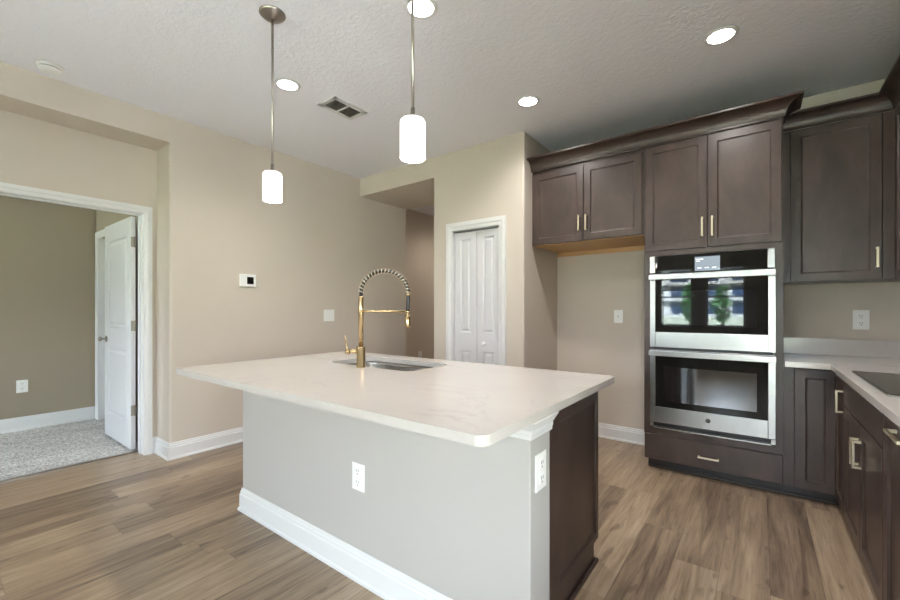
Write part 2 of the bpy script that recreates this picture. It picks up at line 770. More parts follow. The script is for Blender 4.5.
# recessed wall with the bedroom doorway
DJ0, DJ1, DTOP = 0.33, 1.217, 2.077
m = MB()
m.box((XA - 0.14, -0.7, 0), (XA, DJ0, H))
m.box((XA - 0.14, DJ1, 0), (XA, 1.30, H))
m.box((XA - 0.14, DJ0, DTOP), (XA, DJ1, H))
struct(m.build('wall_alcove', WALL), 'recessed beige wall around the white cased bedroom doorway', 'wall')

# pantry wall with bifold opening, header over hallway, return beside fridge space
BO0, BO1, BTOP = -2.492, -1.932, 2.048
m = MB()


def front_corner(e):
    return vert_edge(e) and e.verts[0].co.y < YP + 0.01


m.box((XP0, YP, 0), (BO0, YP + 0.12, HD), 0.015, 4, only=lambda e: front_corner(e) and e.verts[0].co.x < XP0 + 0.01)
m.box((BO1, YP, 0), (XP1, YP + 0.12, H), 0.015, 4, only=lambda e: front_corner(e) and e.verts[0].co.x > XP1 - 0.01)
m.box((BO0, YP, BTOP), (BO1, YP + 0.12, H))
m.box((XP0, YP, HD), (BO0, YP + 0.12, H))
m.box((XL, YP, HD), (XP0, YE, H))
m.box((XP1 - 0.12, YP + 0.12, 0), (XP1, YB, H))
m.box((XP0, YP + 0.12, 0), (XP0 + 0.12, 7.0, H))
struct(m.build('wall_pantry', WALL), 'beige wall with the white bifold pantry door and hallway opening', 'wall')
m = MB()
m.box((XP0 + 0.12, YB, 0), (XP1, YB + 0.12, H))
m.box((XP1, YB, 0), (XR + 0.14, YB + 0.12, H))
struct(m.build('wall_kitchen', WALL), 'beige kitchen wall behind the ovens and upper cabinets', 'wall')
m = MB()
RY0, RY1, RZ0, RZ1 = -0.7, 0.75, 0.5, 1.4
m.box((XR, RY1, 0), (XR + 0.14, YB, H))
m.box((XR, YW, 0), (XR + 0.14, RY0, H))
m.box((XR, RY0, RZ1), (XR + 0.14, RY1, H))
m.box((XR, RY0, 0), (XR + 0.14, RY1, RZ0))
struct(m.build('wall_right', WALL), 'beige side wall behind the cooktop counter', 'wall')
# hallway
m = MB()
m.box((-4.45 - 0.12, YE - 0.1, 0), (-4.45, 7.0, H))
m.box((-4.57, 7.0, 0), (XP0 + 0.12, 7.12, H))
m.box((-4.45, YE - 0.1, 0), (XL - 0.3, YE, H))
struct(m.build('wall_hallway', WALL), 'shaded tan wall at the end of the hallway', 'wall')
# window wall behind the camera
WZ0, WZ1 = 0.886, 2.15
WINS = [(-1.77, -1.12, WZ0, WZ1), (-0.893, -0.213, WZ0, WZ1), (-3.3, -2.4, 0.886, 2.05), (0.16, 0.94, 0.03, 2.15)]
m = MB()
xs = [XA - 0.14, -3.3, -2.4, -1.77, -1.12, -0.893, -0.213, 0.16, 0.94, XR + 0.14]
for x0, x1 in zip(xs, xs[1:]):
    w = [q for q in WINS if abs(q[0] - x0) < 1e-6]
    if w:
        m.box((x0, YW - 0.14, 0), (x1, YW, w[0][2]))
        m.box((x0, YW - 0.14, w[0][3]), (x1, YW, H))
    else:
        m.box((x0, YW - 0.14, 0), (x1, YW, H))
struct(m.build('wall_windows', WALL), 'beige window wall facing the ovens, seen in their glass', 'wall')
# bedroom shell
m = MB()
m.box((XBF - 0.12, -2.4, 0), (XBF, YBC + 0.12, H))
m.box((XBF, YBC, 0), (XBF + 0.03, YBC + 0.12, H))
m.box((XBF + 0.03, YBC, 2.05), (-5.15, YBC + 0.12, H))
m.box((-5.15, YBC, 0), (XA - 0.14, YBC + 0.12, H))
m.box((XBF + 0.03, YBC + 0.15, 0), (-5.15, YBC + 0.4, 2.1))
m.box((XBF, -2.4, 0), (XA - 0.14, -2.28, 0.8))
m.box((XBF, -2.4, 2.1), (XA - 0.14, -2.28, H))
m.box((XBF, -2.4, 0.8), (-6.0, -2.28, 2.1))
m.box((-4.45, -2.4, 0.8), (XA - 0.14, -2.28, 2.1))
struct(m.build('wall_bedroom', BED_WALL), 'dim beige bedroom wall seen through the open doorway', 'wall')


def window(n, x0, x1, z0, z1, y, label, meeting=True):
    r = thing('window_%d' % n, label, 'window', ((x0 + x1) / 2, y - 0.07, z0))
    r['kind'] = 'structure'
    f = MB()
    t = 0.045
    for a, b in (((x0, z0), (x0 + t, z1)), ((x1 - t, z0), (x1, z1)), ((x0, z0), (x1, z0 + t)), ((x0, z1 - t), (x1, z1))):
        f.box((a[0], y - 0.11, a[1]), (b[0], y - 0.04, b[1]))
    if meeting == 'v':
        f.box(((x0 + x1) / 2 - 0.035, y - 0.1, z0), ((x0 + x1) / 2 + 0.035, y - 0.05, z1))
    elif meeting:
        f.box((x0, y - 0.1, (z0 + z1) / 2 - 0.015), (x1, y - 0.06, (z0 + z1) / 2 + 0.015))
    f.build('window_frame', WHITE, r)
    g = MB()
    g.box((x0 + t, y - 0.082, z0 + t), (x1 - t, y - 0.078, z1 - t))
    g.build('window_pane', GLASS, r)
    portal('daylight_portal', ((x0 + x1) / 2, y - 0.02, (z0 + z1) / 2), (PI / 2, 0, 0), x1 - x0, z1 - z0)


window(1, *WINS[0], YW, 'white window in the middle of the window wall, mirrored in the upper oven glass')
window(2, *WINS[1], YW, 'white window opposite the oven tower, mirrored in the upper oven glass')
window(3, *WINS[2], YW, 'white window at the living room end of the window wall', False)
window(6, *WINS[3], YW, 'tall white glass door at the kitchen end of the window wall', False)
window(4, -6.0, -4.45, 0.8, 2.1, -2.28, 'white bedroom window lighting the carpet')

r = thing('window_5', 'wide white window in the side wall past the cooktop counter', 'window', (XR + 0.07, (RY0 + RY1) / 2, RZ0))
r['kind'] = 'structure'
f = MB()
for a, b in (((RY0, RZ0), (RY0 + 0.05, RZ1)), ((RY1 - 0.05, RZ0), (RY1, RZ1)), ((RY0, RZ0), (RY1, RZ0 + 0.05)), ((RY0, RZ1 - 0.05), (RY1, RZ1))):
    f.box((XR + 0.04, a[0], a[1]), (XR + 0.11, b[0], b[1]))
f.build('window_frame', WHITE, r)
g = MB()
g.box((XR + 0.07, RY0 + 0.05, RZ0 + 0.05), (XR + 0.075, RY1 - 0.05, RZ1 - 0.05))
g.build('window_pane', GLASS, r)
portal('daylight_portal', (XR + 0.02, (RY0 + RY1) / 2, (RZ0 + RZ1) / 2), (PI / 2, 0, PI / 2), RY1 - RY0, RZ1 - RZ0)

# ---------------------------------------------------------------- baseboards
BH = 0.137
BASE_PROF = [(0, 0), (0.022, 0), (0.022, 0.012), (0.014, 0.02), (0.014, 0.098), (0.010, 0.104), (0.010, 0.116), (0.006, 0.122), (0.006, 0.131), (0.003, BH), (0, BH)]


def baseboard(name, paths, label, mat=WHITE, flip=1, z=0.0):
    m = MB()
    for p in paths:
        m.sweep(p, [(d, h + z) for d, h in BASE_PROF], flip=flip)
    return struct(m.build(name, mat), label, 'baseboard')


baseboard('baseboard_left', [[(XA, 1.266), (XA, 1.30), (XL, 1.30), (XL, YE)]], 'white baseboard along the thermostat wall and its alcove corner')
baseboard('baseboard_alcove', [[(XA, -0.7), (XA, 0.30)]], 'white baseboard of the alcove before the doorway')
baseboard('baseboard_pantry', [[(XP0, 6.9), (XP0, YP), (-2.562, YP)], [(-1.862, YP), (XP1, YP), (XP1, YB), (-0.722, YB)]],
          'white baseboard along the pantry wall and the empty fridge space')
baseboard('baseboard_bedroom', [[(XBF, -2.2), (XBF, YBC - 0.002)]], 'white baseboard along the dim bedroom wall', z=0.008)
baseboard('baseboard_hallway', [[(-4.45, YE), (-4.45, 6.9)]], 'white baseboard of the shaded hallway')


# ---------------------------------------------------------------- door casings
CAS = [(0, 0), (0, 0.011), (0.030, 0.013), (0.044, 0.019), (0.084, 0.019), (0.084, 0)]


def casing(name, M, u0, u1, top, label, w=0.084, zb=0.0):
    """mitred casing around an opening u0..u1, height top, on a face mapped by M"""
    b2 = bmesh.new()
    s = w / 0.084
    rows = []
    for t, d in CAS:
        t *= s
        pts = [(u0 - t, zb), (u0 - t, top + t), (u1 + t, top + t), (u1 + t, zb)]
        rows.append([b2.verts.new(M(p[0], d, p[1])) for p in pts])
    for a, b in zip(rows, rows[1:]):
        for i in range(3):
            b2.faces.new((a[i], a[i + 1], b[i + 1], b[i]))
    a, b = rows[-1], rows[0]
    for i in range(3):
        b2.faces.new((a[i], a[i + 1], b[i + 1], b[i]))
    b2.faces.new([r[0] for r in rows])
    b2.faces.new([r[3] for r in rows])
    bmesh.ops.recalc_face_normals(b2, faces=b2.faces)
    m = MB()
    m.absorb(b2)
    return struct(m.build(name, WHITE), label, 'door casing')


casing('trim_1', face_px(XA, 0, 0), DJ0 + 0.010, DJ1 - 0.010, DTOP - 0.008, 'wide white casing framing the open bedroom doorway', 0.057)
casing('trim_2', face_my(0, YP, 0), BO0 + 0.01, BO1 - 0.01, BTOP - 0.006, 'white casing framing the bifold pantry door', 0.075)
casing('trim_3', face_my(0, YBC, 0), XBF + 0.1, -5.2, 2.045, 'white casing of the bedroom closet partly hidden by the open door', 0.07, 0.008)
# jamb liners
m = MB()
m.box((XA - 0.145, DJ1 - 0.012, 0), (XA + 0.002, DJ1, DTOP))
m.box((XA - 0.145, DJ0, 0), (XA + 0.002, DJ0 + 0.012, DTOP))
m.box((XA - 0.145, DJ0, DTOP - 0.012), (XA + 0.002, DJ1, DTOP))
m.box((XA - 0.095, DJ1 - 0.021, 0), (XA - 0.06, DJ1 - 0.012, DTOP - 0.012))
m.box((XA - 0.095, DJ0 + 0.012, DTOP - 0.021), (XA - 0.06, DJ1 - 0.012, DTOP - 0.012))
struct(m.build('trim_4', WHITE), 'white jamb lining the bedroom doorway', 'door jamb')
m = MB()
m.box((BO0, YP + 0.005, 0), (BO0 + 0.012, YP + 0.12, BTOP))
m.box((BO1 - 0.012, YP + 0.005, 0), (BO1, YP + 0.12, BTOP))
m.box((BO0, YP + 0.005, BTOP - 0.012), (BO1, YP + 0.12, BTOP))
struct(m.build('trim_5', WHITE), 'white jamb lining the bifold pantry opening', 'door jamb')
m = MB()
m.box((XA - 0.165, DJ0, 0.0), (XA - 0.135, DJ1, 0.012))
struct(m.build('trim_6', NICKEL), 'thin metal strip where plank floor meets bedroom carpet', 'threshold')

RAISED = ((0, 0), (0.008, -0.011), (0.022, -0.011), (0.045, -0.002))

# bedroom door, swung open into the bedroom (face towards -y)
DX1, DY, DW, DH = -4.378, 1.163, 0.79, 2.04
d = thing('door_1', 'white two-panel bedroom door standing open against the carpeted room', 'door', (DX1 - DW / 2, DY + 0.017, 0.02))
d['kind'] = 'structure'
m = MB()
m.slab(face_my(DX1 - DW, DY + 0.035, 0.02), DW, DH, 0.035, [(0.12, DW - 0.12, 1.06, 1.88), (0.12, DW - 0.12, 0.22, 0.86)], RAISED)
m.build('door_leaf', DOOR_WHITE, d)
for z in (1.838, 1.103, 0.359):
    m = MB()
    m.box((DX1 - 0.001, DY + 0.001, z - 0.045), (DX1 + 0.003, DY + 0.030, z + 0.045), 0.001)
    m.box((DX1 + 0.003, DY + 0.026, z - 0.045), (DX1 + 0.034, DY + 0.029, z + 0.045))
    m.lathe([(0, -0.048), (0.007, -0.048), (0.007, 0.048), (0, 0.048)], (DX1 + 0.010, DY + 0.034, z), seg=12)
    m.build('hinge', HINGE, d)
m = MB()
kx = DX1 - DW + 0.065
m.lathe([(0, 0), (0.030, 0), (0.030, 0.007), (0.010, 0.010), (0.009, 0.034), (0.020, 0.042), (0.023, 0.054), (0.015, 0.064), (0, 0.066)], (kx, DY, 0.96), (0, -1, 0), 24)
m.build('knob', HINGE, d)

# bedroom closet door slab behind it
m = MB()
m.slab(face_my(XBF + 0.1, YBC + 0.11, 0.02), 0.74, 2.02, 0.035, [(0.12, 0.62, 1.06, 1.88), (0.12, 0.62, 0.22, 0.86)], RAISED)
cd = m.build('door_3', DOOR_WHITE)
struct(cd, 'shut white bedroom closet door glimpsed behind the open door', 'door')

m = MB()
m.box((XBF + 0.084, YBC - 0.001, 0.008), (XBF + 0.099, YBC + 0.14, 2.05))
struct(m.build('trim_7', WHITE), 'white jamb of the bedroom closet in the far corner', 'door jamb')

# bifold pantry door
d = thing('door_2', 'white four-panel bifold pantry door with one small round knob', 'door', ((BO0 + BO1) / 2, YP + 0.06, 0.01))
d['kind'] = 'structure'
LW = (BO1 - BO0 - 0.024 - 0.014) / 2
for i, x0 in enumerate((BO0 + 0.016, BO0 + 0.016 + LW + 0.006)):
    m = MB()
    m.slab(face_my(x0, YP + 0.062, 0.012), LW, BTOP - 0.040, 0.032,
           [(0.066, LW - 0.066, 1.005, 1.94), (0.066, LW - 0.066, 0.17, 0.825)], ((0, 0), (0.008, -0.012), (0.02, -0.012), (0.036, -0.002)))
    lf = m.build('door_leaf', DOOR_WHITE, d)
    if i == 1:
        k = MB()
        k.lathe([(0, 0), (0.010, 0), (0.008, 0.012), (0.019, 0.022), (0.020, 0.032), (0.012, 0.040), (0, 0.042)], (-2.115, YP + 0.030, 0.915), (0, -1, 0), 20)
        k.build('knob', PLASTIC, lf)


# ================================================================ cabinets
SH = ((0, 0), (0.004, -0.008), (0.010, -0.010))


def pull(M, u, z, length, vertical, parent, proj=0.032):
    m = MB()
    hw = 0.006
    L = length / 2
    if vertical:
        mbox(m, M, u - hw, u + hw, proj - 0.010, proj, z - L, z + L, 0.0015)
        for s in (-1, 1):
            mbox(m, M, u - hw, u + hw, 0, proj - 0.005, z + s * (L - 0.006) - 0.005, z + s * (L - 0.006) + 0.005)
    else:
        mbox(m, M, u - L, u + L, proj - 0.010, proj, z - hw, z + hw, 0.0015)
        for s in (-1, 1):
            mbox(m, M, u + s * (L - 0.006) - 0.005, u + s * (L - 0.006) + 0.005, 0, proj - 0.005, z - hw, z + hw)
    return m.build('handle', PULL, parent)


def cab_door(parent, M, w, h, name='door', handle=None, fr=0.056, flat=False):
    """M maps (u,d,z) with d=0 at the back of the door"""
    m = MB()
    panels = [] if flat else [(fr, w - fr, fr, h - fr)]
    m.slab(M, w, h, 0.02, panels, SH, 0.0025)
    o = m.build(name, CAB, parent)
    if handle:
        u, z, L, vert = handle
        M2 = lambda a, d, c: M(a, d + 0.02, c)
        pull(M2, u, z, L, vert, o)
    return o


YD = 3.475           # door fronts, kitchen wall
YF = YD + 0.02       # face frames
TX0, TX1 = -0.722, 0.127

# oven tower ---------------------------------------------------------
t = thing('oven_cabinet', 'tall dark espresso cabinet housing the stainless double oven', 'cabinet', ((TX0 + TX1) / 2, 3.79, 0))
OX0, OX1, OZ0, OZ1 = -0.672, 0.078, 0.345, 1.655
m = MB()
m.box((TX0, YF, 0.085), (TX0 + 0.05, YB - 0.002, 2.52))
m.box((TX1 - 0.05, YF, 0.085), (TX1, YB - 0.002, 2.52))
m.box((TX0 + 0.05, YF, 0.085), (TX1 - 0.05, YB - 0.002, OZ0 - 0.012))
m.box((TX0 + 0.05, YF, OZ1 + 0.002), (TX1 - 0.05, YB - 0.002, 2.52))
m.build('body', CAB, t)
m = MB()
m.box((TX0, YF, 0.285), (TX0 + 0.055, YD + 0.006, 1.695))
m.box((TX1 - 0.046, YF, 0.285), (TX1, YD + 0.006, 1.695))
m.box((TX0 + 0.055, YF, 0.285), (TX1 - 0.046, YD + 0.006, OZ0 - 0.008))
m.box((TX0 + 0.055, YF, OZ1 + 0.002), (TX1 - 0.046, YD + 0.006, 1.695))
m.build('face_frame', CAB, t)
m = MB()
m.box((TX0 + 0.014, YF + 0.07, 0), (TX1, YB - 0.005, 0.085))
m.build('toe_kick', TOE, t)
m = MB()
m.box((TX0 + 0.014, YF + 0.055, 0), (TX1 + 0.27, YF + 0.07, 0.016), 0.006)
m.build('shoe_molding', CAB, t)
W2 = (0.118 + 0.716 - 0.004) / 2
cab_door(t, face_my(-0.716, YF, 1.698), W2, 0.808, handle=(W2 - 0.03, 0.147, 0.14, True))
cab_door(t, face_my(-0.716 + W2 + 0.004, YF, 1.698), W2, 0.808, handle=(0.027, 0.147, 0.14, True))
cab_door(t, face_my(-0.716, YF, 0.09), 0.838, 0.19, 'drawer', handle=(0.422, 0.085, 0.13, False), flat=True)

# fridge-top cabinet -------------------------------------------------
FX0, FX1 = XP1, TX0
t = thing('over_fridge_cabinet', 'dark cabinet with two doors hanging over the empty fridge space', 'cabinet', ((FX0 + FX1) / 2, 3.79, 1.838))
m = MB()
m.box((FX0 + 0.001, YF, 1.840), (FX1 - 0.001, YB - 0.002, 2.52))
m.build('body', CAB, t)
m = MB()
m.box((FX0 + 0.012, YF + 0.02, 1.833), (FX1 - 0.004, YB - 0.004, 1.8405))
m.box((FX0 + 0.012, YB - 0.024, 1.79), (FX1 - 0.004, YB - 0.004, 1.834))
m.build('underside', RAW, t)
WF = (-0.738 + 1.665 - 0.004) / 2
cab_door(t, face_my(-1.665, YF, 1.838), WF, 0.645, handle=(WF - 0.032, 0.15, 0.135, True))
cab_door(t, face_my(-1.665 + WF + 0.004, YF, 1.838), WF, 0.645, handle=(0.024, 0.15, 0.135, True))

# crown molding ------------------------------------------------------
CR = [(0, 0), (0.008, 0), (0.008, 0.010), (0.012, 0.012)]
for k in range(1, 10):
    a = k / 9 * PI / 2
    CR.append((0.012 + 0.074 * (1 - math.cos(a)), 0.012 + 0.074 * math.sin(a)))
CR += [(0.090, 0.087), (0.096, 0.092), (0.096, 0.103), (0, 0.103)]
m = MB()
m.sweep([(FX0, YD), (TX1, YD), (TX1, 3.640)], [(d_, 2.516 + z_) for d_, z_ in CR], flip=1)
tag(recenter(m.build('crown_molding', CAB)), 'dark crown molding along the top of the oven tower and fridge cabinet', 'molding')
YU = 3.725      # upper door front
XU = 0.675      # side-wall upper door front
m = MB()
m.sweep([(TX1 + 0.001, YU), (XU, YU), (XU, 2.3)], [(d_ * 0.85, 2.497 + z_) for d_, z_ in CR], flip=1)
tag(recenter(m.build('crown_molding', CAB)), 'lower dark crown molding over the corner upper cabinets', 'molding')

# upper cabinets -----------------------------------------------------
t = thing('upper_cabinet', 'dark single-door upper cabinet over the corner counter outlet', 'cabinet', (0.4, 3.9, 1.436))
m = MB()
m.box((TX1 + 0.001, YU + 0.02, 1.436), (XU + 0.02, YB - 0.002, 2.50))
m.build('body', CAB, t)
cab_door(t, face_my(0.172, YU + 0.02, 1.438), 0.450, 1.057, handle=(0.425, 0.14, 0.13, True))
m = MB()
m.box((0.625, YU + 0.004, 1.438), (XU + 0.02, YU + 0.02, 2.495))
m.build('filler', CAB, t)
t = thing('upper_cabinet', 'dark upper cabinet on the side wall cut off by the picture edge', 'cabinet', (0.85, 3.0, 1.436))
m = MB()
m.box((XU + 0.021, 2.3, 1.436), (XR - 0.002, YB - 0.003, 2.50))
m.build('body', CAB, t)
cab_door(t, face_mx(XU + 0.02, 2.31, 1.438), 0.70, 1.057)
cab_door(t, face_mx(XU + 0.02, 3.015, 1.438), 0.70, 1.057, handle=(0.03, 0.14, 0.13, True))

# base cabinets ------------------------------------------------------
XD = 0.375           # door fronts of the side run
XF = XD + 0.02
CT = 0.912           # counter top height
t = thing('corner_base_cabinet', 'dark corner base cabinet between the oven tower and cooktop cabinet', 'cabinet', (0.56, 3.6, 0))
m = MB()
m.box((TX1 + 0.001, YF, 0.085), (XF, YB - 0.003, 0.874))
m.box((XF, 3.15, 0.085), (XR - 0.002, YB - 0.003, 0.874))
m.build('body', CAB, t)
m = MB()
m.box((TX1 + 0.001, YF + 0.071, 0), (XF + 0.07, YB - 0.004, 0.085))
m.box((XF + 0.07, 3.15, 0), (XR - 0.003, YB - 0.004, 0.085))
m.build('toe_kick', TOE, t)
cab_door(t, face_my(0.181, YF, 0.088), 0.205, 0.772, fr=0.054)
cab_door(t, face_mx(XF, 3.152, 0.088), 0.318, 0.772, fr=0.054, handle=(0.03, 0.635, 0.13, True))

t = thing('cooktop_cabinet', 'dark base cabinet with two doors under the black cooktop', 'cabinet', (0.69, 2.69, 0))
m = MB()
m.box((XF, 2.241, 0.085), (XR - 0.002, 3.148, 0.874))
m.build('body', CAB, t)
m = MB()
m.box((XF + 0.07, 2.241, 0), (XR - 0.003, 3.148, 0.085))
m.build('toe_kick', TOE, t)
cab_door(t, face_mx(XF, 2.246, 0.712), 0.894, 0.146, 'false_front', flat=True)
cab_door(t, face_mx(XF, 2.246, 0.088), 0.445, 0.616, handle=(0.415, 0.48, 0.13, True))
cab_door(t, face_mx(XF, 2.695, 0.088), 0.445, 0.616, handle=(0.03, 0.48, 0.13, True))

t = thing('pull_out_cabinet', 'dark base cabinet with a horizontal pull beside the cooktop cabinet', 'cabinet', (0.69, 1.96, 0))
m = MB()
m.box((XF, 1.68, 0.085), (XR - 0.002, 2.239, 0.874))
m.build('body', CAB, t)
m = MB()
m.box((XF + 0.07, 1.68, 0), (XR - 0.003, 2.239, 0.085))
m.build('toe_kick', TOE, t)
cab_door(t, face_mx(XF, 1.684, 0.088), 0.550, 0.772, handle=(0.275, 0.737, 0.18, False))

# side counter with backsplash --------------------------------------
t = thing('corner_countertop', 'white quartz countertop turning the corner under the upper cabinets', 'countertop', (0.6, 3.0, 0.876))
m = MB()
m.prism([(TX1 + 0.002, 3.385), (0.345, 3.385), (0.345, 1.66), (XR - 0.002, 1.66), (XR - 0.002, YB - 0.002), (TX1 + 0.002, YB - 0.002)], 0.876, CT)
m.build('slab', QUARTZ, t, bevel=0.003)
m = MB()
m.box((TX1 + 0.003, YB - 0.022, CT), (XR - 0.003, YB - 0.003, 1.032), 0.002)
m.build('backsplash', QUARTZ, t)

t = thing('cooktop', 'black glass cooktop set into the side counter', 'cooktop', (0.65, 2.62, CT))
m = MB()
m.box((0.388, 2.240, CT + 0.0005), (0.915, 3.008, CT + 0.009), 0.003)
m.build('rim', STEEL, t)
m = MB()
m.box((0.394, 2.248, CT + 0.004), (0.909, 3.000, CT + 0.0105), 0.001)
m.build('glass_top', COOKGLASS, t)

# ================================================================ double oven
t = thing('double_wall_oven', 'stainless double wall oven with black glass doors and a control screen', 'oven', (-0.297, 3.7, OZ0))
YO = 3.455
m = MB()
m.box((OX0 + 0.006, YO + 0.03, OZ0 - 0.006), (OX1 - 0.004, YB - 0.1, OZ1))
m.box((OX0 - 0.004, YO + 0.01, OZ0 - 0.008), (OX1 + 0.006, YO + 0.026, OZ0 + 0.006))
m.build('housing', plain('oven_housing', (0.05, 0.05, 0.05, 1), 0.4, 0.6), t)
m = MB()
m.box((OX0 - 0.004, YO + 0.004, OZ0 - 0.008), (OX1 + 0.008, YO + 0.02, OZ0 + 0.002), 0.001)
m.box((OX0 - 0.004, YO + 0.004, OZ0 - 0.008), (OX0 + 0.02, YO + 0.02, OZ0 + 0.034), 0.001)
m.box((OX1 - 0.016, YO + 0.004, OZ0 - 0.008), (OX1 + 0.008, YO + 0.02, OZ0 + 0.034), 0.001)
m.build('bottom_trim', STEEL, t)
CZ0, CZ1 = 1.522, 1.652
m = MB()
m.box((OX0 + 0.034, YO + 0.004, CZ0), (OX1 - 0.036, YO + 0.026, CZ1))
cp = m.build('control_panel', BLACKGLASS, t)
m = MB()
m.box((-0.377, YO + 0.0025, 1.526), (-0.223, YO + 0.0045, 1.628))
sc = m.build('screen', SCREEN, cp)
for x0_, x1_, z0_, z1_ in ((-0.368, -0.325, 1.606, 1.612), (-0.368, -0.345, 1.594, 1.598), (-0.36, -0.335, 1.545, 1.549), (-0.315, -0.29, 1.545, 1.549), (-0.27, -0.245, 1.545, 1.549)):
    m = MB()
    m.box((x0_, YO + 0.0018, z0_), (x1_, YO + 0.0028, z1_))
    m.build('screen_line', SCREENLINE, cp)
for x0, x1 in ((OX0 - 0.006, OX0 + 0.034), (OX1 - 0.036, OX1 + 0.006)):
    m = MB()
    m.box((x0, YO - 0.004, CZ0), (x1, YO + 0.026, CZ1), 0.003)
    m.build('end_strip', STEEL, t)


def oven_door(z0, z1, gz0, gz1, badge):
    x0, x1 = OX0 - 0.004, OX1 + 0.008
    gx0, gx1 = -0.638, 0.046
    m = MB()
    y0, y1 = YO, YO + 0.028
    m.box((x0, y0, z0), (gx0, y1, z1), 0.002)
    m.box((gx1, y0, z0), (x1, y1, z1), 0.002)
    m.box((gx0, y0 + 0.0005, z0), (gx1, y1, gz0), 0.002)
    m.box((gx0, y0 + 0.0005, gz1), (gx1, y1, z1), 0.002)
    dr = m.build('door', STEEL, t)
    m = MB()
    m.box((gx0, y0 + 0.002, gz0), (gx1, y1 - 0.002, gz1))
    m.build('glass', BLACKGLASS, dr)
    m = MB()
    m.box((-0.580, y0 + 0.0012, gz0 + 0.047), (-0.014, y0 + 0.0022, gz1 - 0.088))
    m.build('inner_window', GLAREGLASS if badge else INNERGLASS, dr)
    # full-width flat bar handle on two stub ends
    m = MB()
    m.box((x0 - 0.001, y0 - 0.050, z1 - 0.046), (x1 + 0.001, y0 - 0.036, z1 - 0.004), 0.003)
    for a in (x0 + 0.002, x1 - 0.034):
        m.box((a, y0 - 0.042, z1 - 0.042), (a + 0.032, y0 + 0.002, z1 - 0.008), 0.003)
    m.build('handle', STEEL, dr)
    if badge:
        cx, cz = -0.295, 0.447
        m = MB()
        m.mat(SLOT).lathe([(0, 0), (0.0165, 0), (0.0165, 0.002), (0, 0.002)], (cx, y0 + 0.001, cz), (0, -1, 0), 28)
        m.mat(STEEL)
        ring = [(cx + 0.0155 * math.cos(a * PI / 14), y0 - 0.0014, cz + 0.0155 * math.sin(a * PI / 14)) for a in range(28)]
        m.tube(ring, 0.0011, 6, True)
        # entwined script initials, drawn as thin raised strokes

        def stroke(pts):
            m.tube([(cx + a * 0.001, y0 - 0.0016, cz + b * 0.001) for a, b in pts], 0.0010, 6)
        g = [(-1.2 + 5.2 * math.cos(k * PI / 10), 1 + 5.8 * math.sin(k * PI / 10)) for k in range(3, 19)]
        stroke([(p[0] - 2.6, p[1]) for p in g] + [(0.4, -1.2), (-2.6, -1.0)])
        stroke([(7.6, 4.6), (6.0, 6.2), (3.6, 5.6), (3.0, 3.4), (5.0, 1.6), (3.0, 0.8), (2.2, -2.0), (3.8, -4.6), (6.4, -4.4), (8.0, -2.4)])
        m.build('badge', None, dr)


oven_door(0.958, 1.516, 1.074, 1.470, False)
oven_door(0.382, 0.940, 0.503, 0.898, True)

# ================================================================ island
IX0, IX1, IY0, IY1 = -2.642, -0.572, 0.902, 2.13
BX0, BX1, BY0, BYK, BY1 = -2.565, -0.610, 1.250, 1.41, 2.088
PX = -0.646
t = thing('kitchen_island', 'pale painted kitchen island base with white baseboard and dark end panel', 'island', ((BX0 + BX1) / 2, 1.65, 0))
m = MB()
m.box((BX0, BY0, 0), (BX1, BYK, 0.881), 0.004, 2, only=vert_edge)
m.box((BX0, BYK, 0), (BX0 + 0.03, BY1 - 0.02, 0.881))
m.build('knee_wall', ISLAND_PAINT, t)
m = MB()
m.sweep([(BX0, BY1 - 0.03), (BX0, BY0), (BX1, BY0), (BX1, BYK)], BASE_PROF, flip=1)
m.build('baseboard', WHITE, t)
# cap molding wraps the end of the knee wall
CAPP = [(0, 0.808), (0.010, 0.808), (0.011, 0.820), (0.014, 0.826), (0.014, 0.838), (0.024, 0.850), (0.034, 0.862), (0.038, 0.866), (0.038, 0.881), (0, 0.881)]
m = MB()
m.sweep([(BX0, BYK), (BX0, BY0), (BX1, BY0), (BX1, BYK), (BX1 - 0.03, BYK)], [(d_ * 0.62, z_) for d_, z_ in CAPP], flip=1)
m.build('cap_molding', WHITE, t)
# dark end panel
m = MB()
b_y1 = BY1


def end_face(u, d_, z):
    return (PX - 0.02 + d_, BYK + u, z)


m.slab(lambda u, d_, z: end_face(u, d_, z + 0.1), b_y1 - BYK, 0.781, 0.02, [(0.18, b_y1 - BYK - 0.03, 0.03, 0.69)], ((0, 0), (0.004, -0.007), (0.010, -0.009)), 0.001)
m.box((PX - 0.02, BYK, 0), (PX - 0.0005, b_y1 - 0.07, 0.1))
m.build('end_panel', CAB, t)
m = MB()
m.box((PX, BYK, 0), (PX + 0.014, b_y1 - 0.035, 0.02), 0.006)
m.box((PX - 0.05, b_y1 - 0.055, 0), (PX + 0.014, b_y1 - 0.035, 0.02), 0.006)
m.build('shoe_molding', CAB, t)
m = MB()
m.box((BX0 + 0.03, BY1 - 0.02, 0.1), (PX - 0.02, BY1 - 0.001, 0.881))
m.box((BX0 + 0.03, BYK, 0.08), (PX - 0.02, BY1 - 0.02, 0.1))
m.box((BX0 + 0.03, BY1 - 0.10, 0), (PX - 0.02, BY1 - 0.08, 0.08))
m.build('cabinet_body', CAB, t)
WD = (PX - BX0 - 0.06) / 4
for k in range(4):
    m = MB()
    x0 = BX0 + 0.04 + k * WD
    m.slab(lambda u, d_, z: (x0 + u, BY1 - 0.001 + d_, 0.11 + z), WD - 0.004, 0.76, 0.02, [(0.056, WD - 0.06, 0.056, 0.70)], SH)
    m.build('door', CAB, t)

# island countertop with sink cut-out
SX0, SX1, SY0, SY1 = -2.19, -1.495, 1.605, 1.985


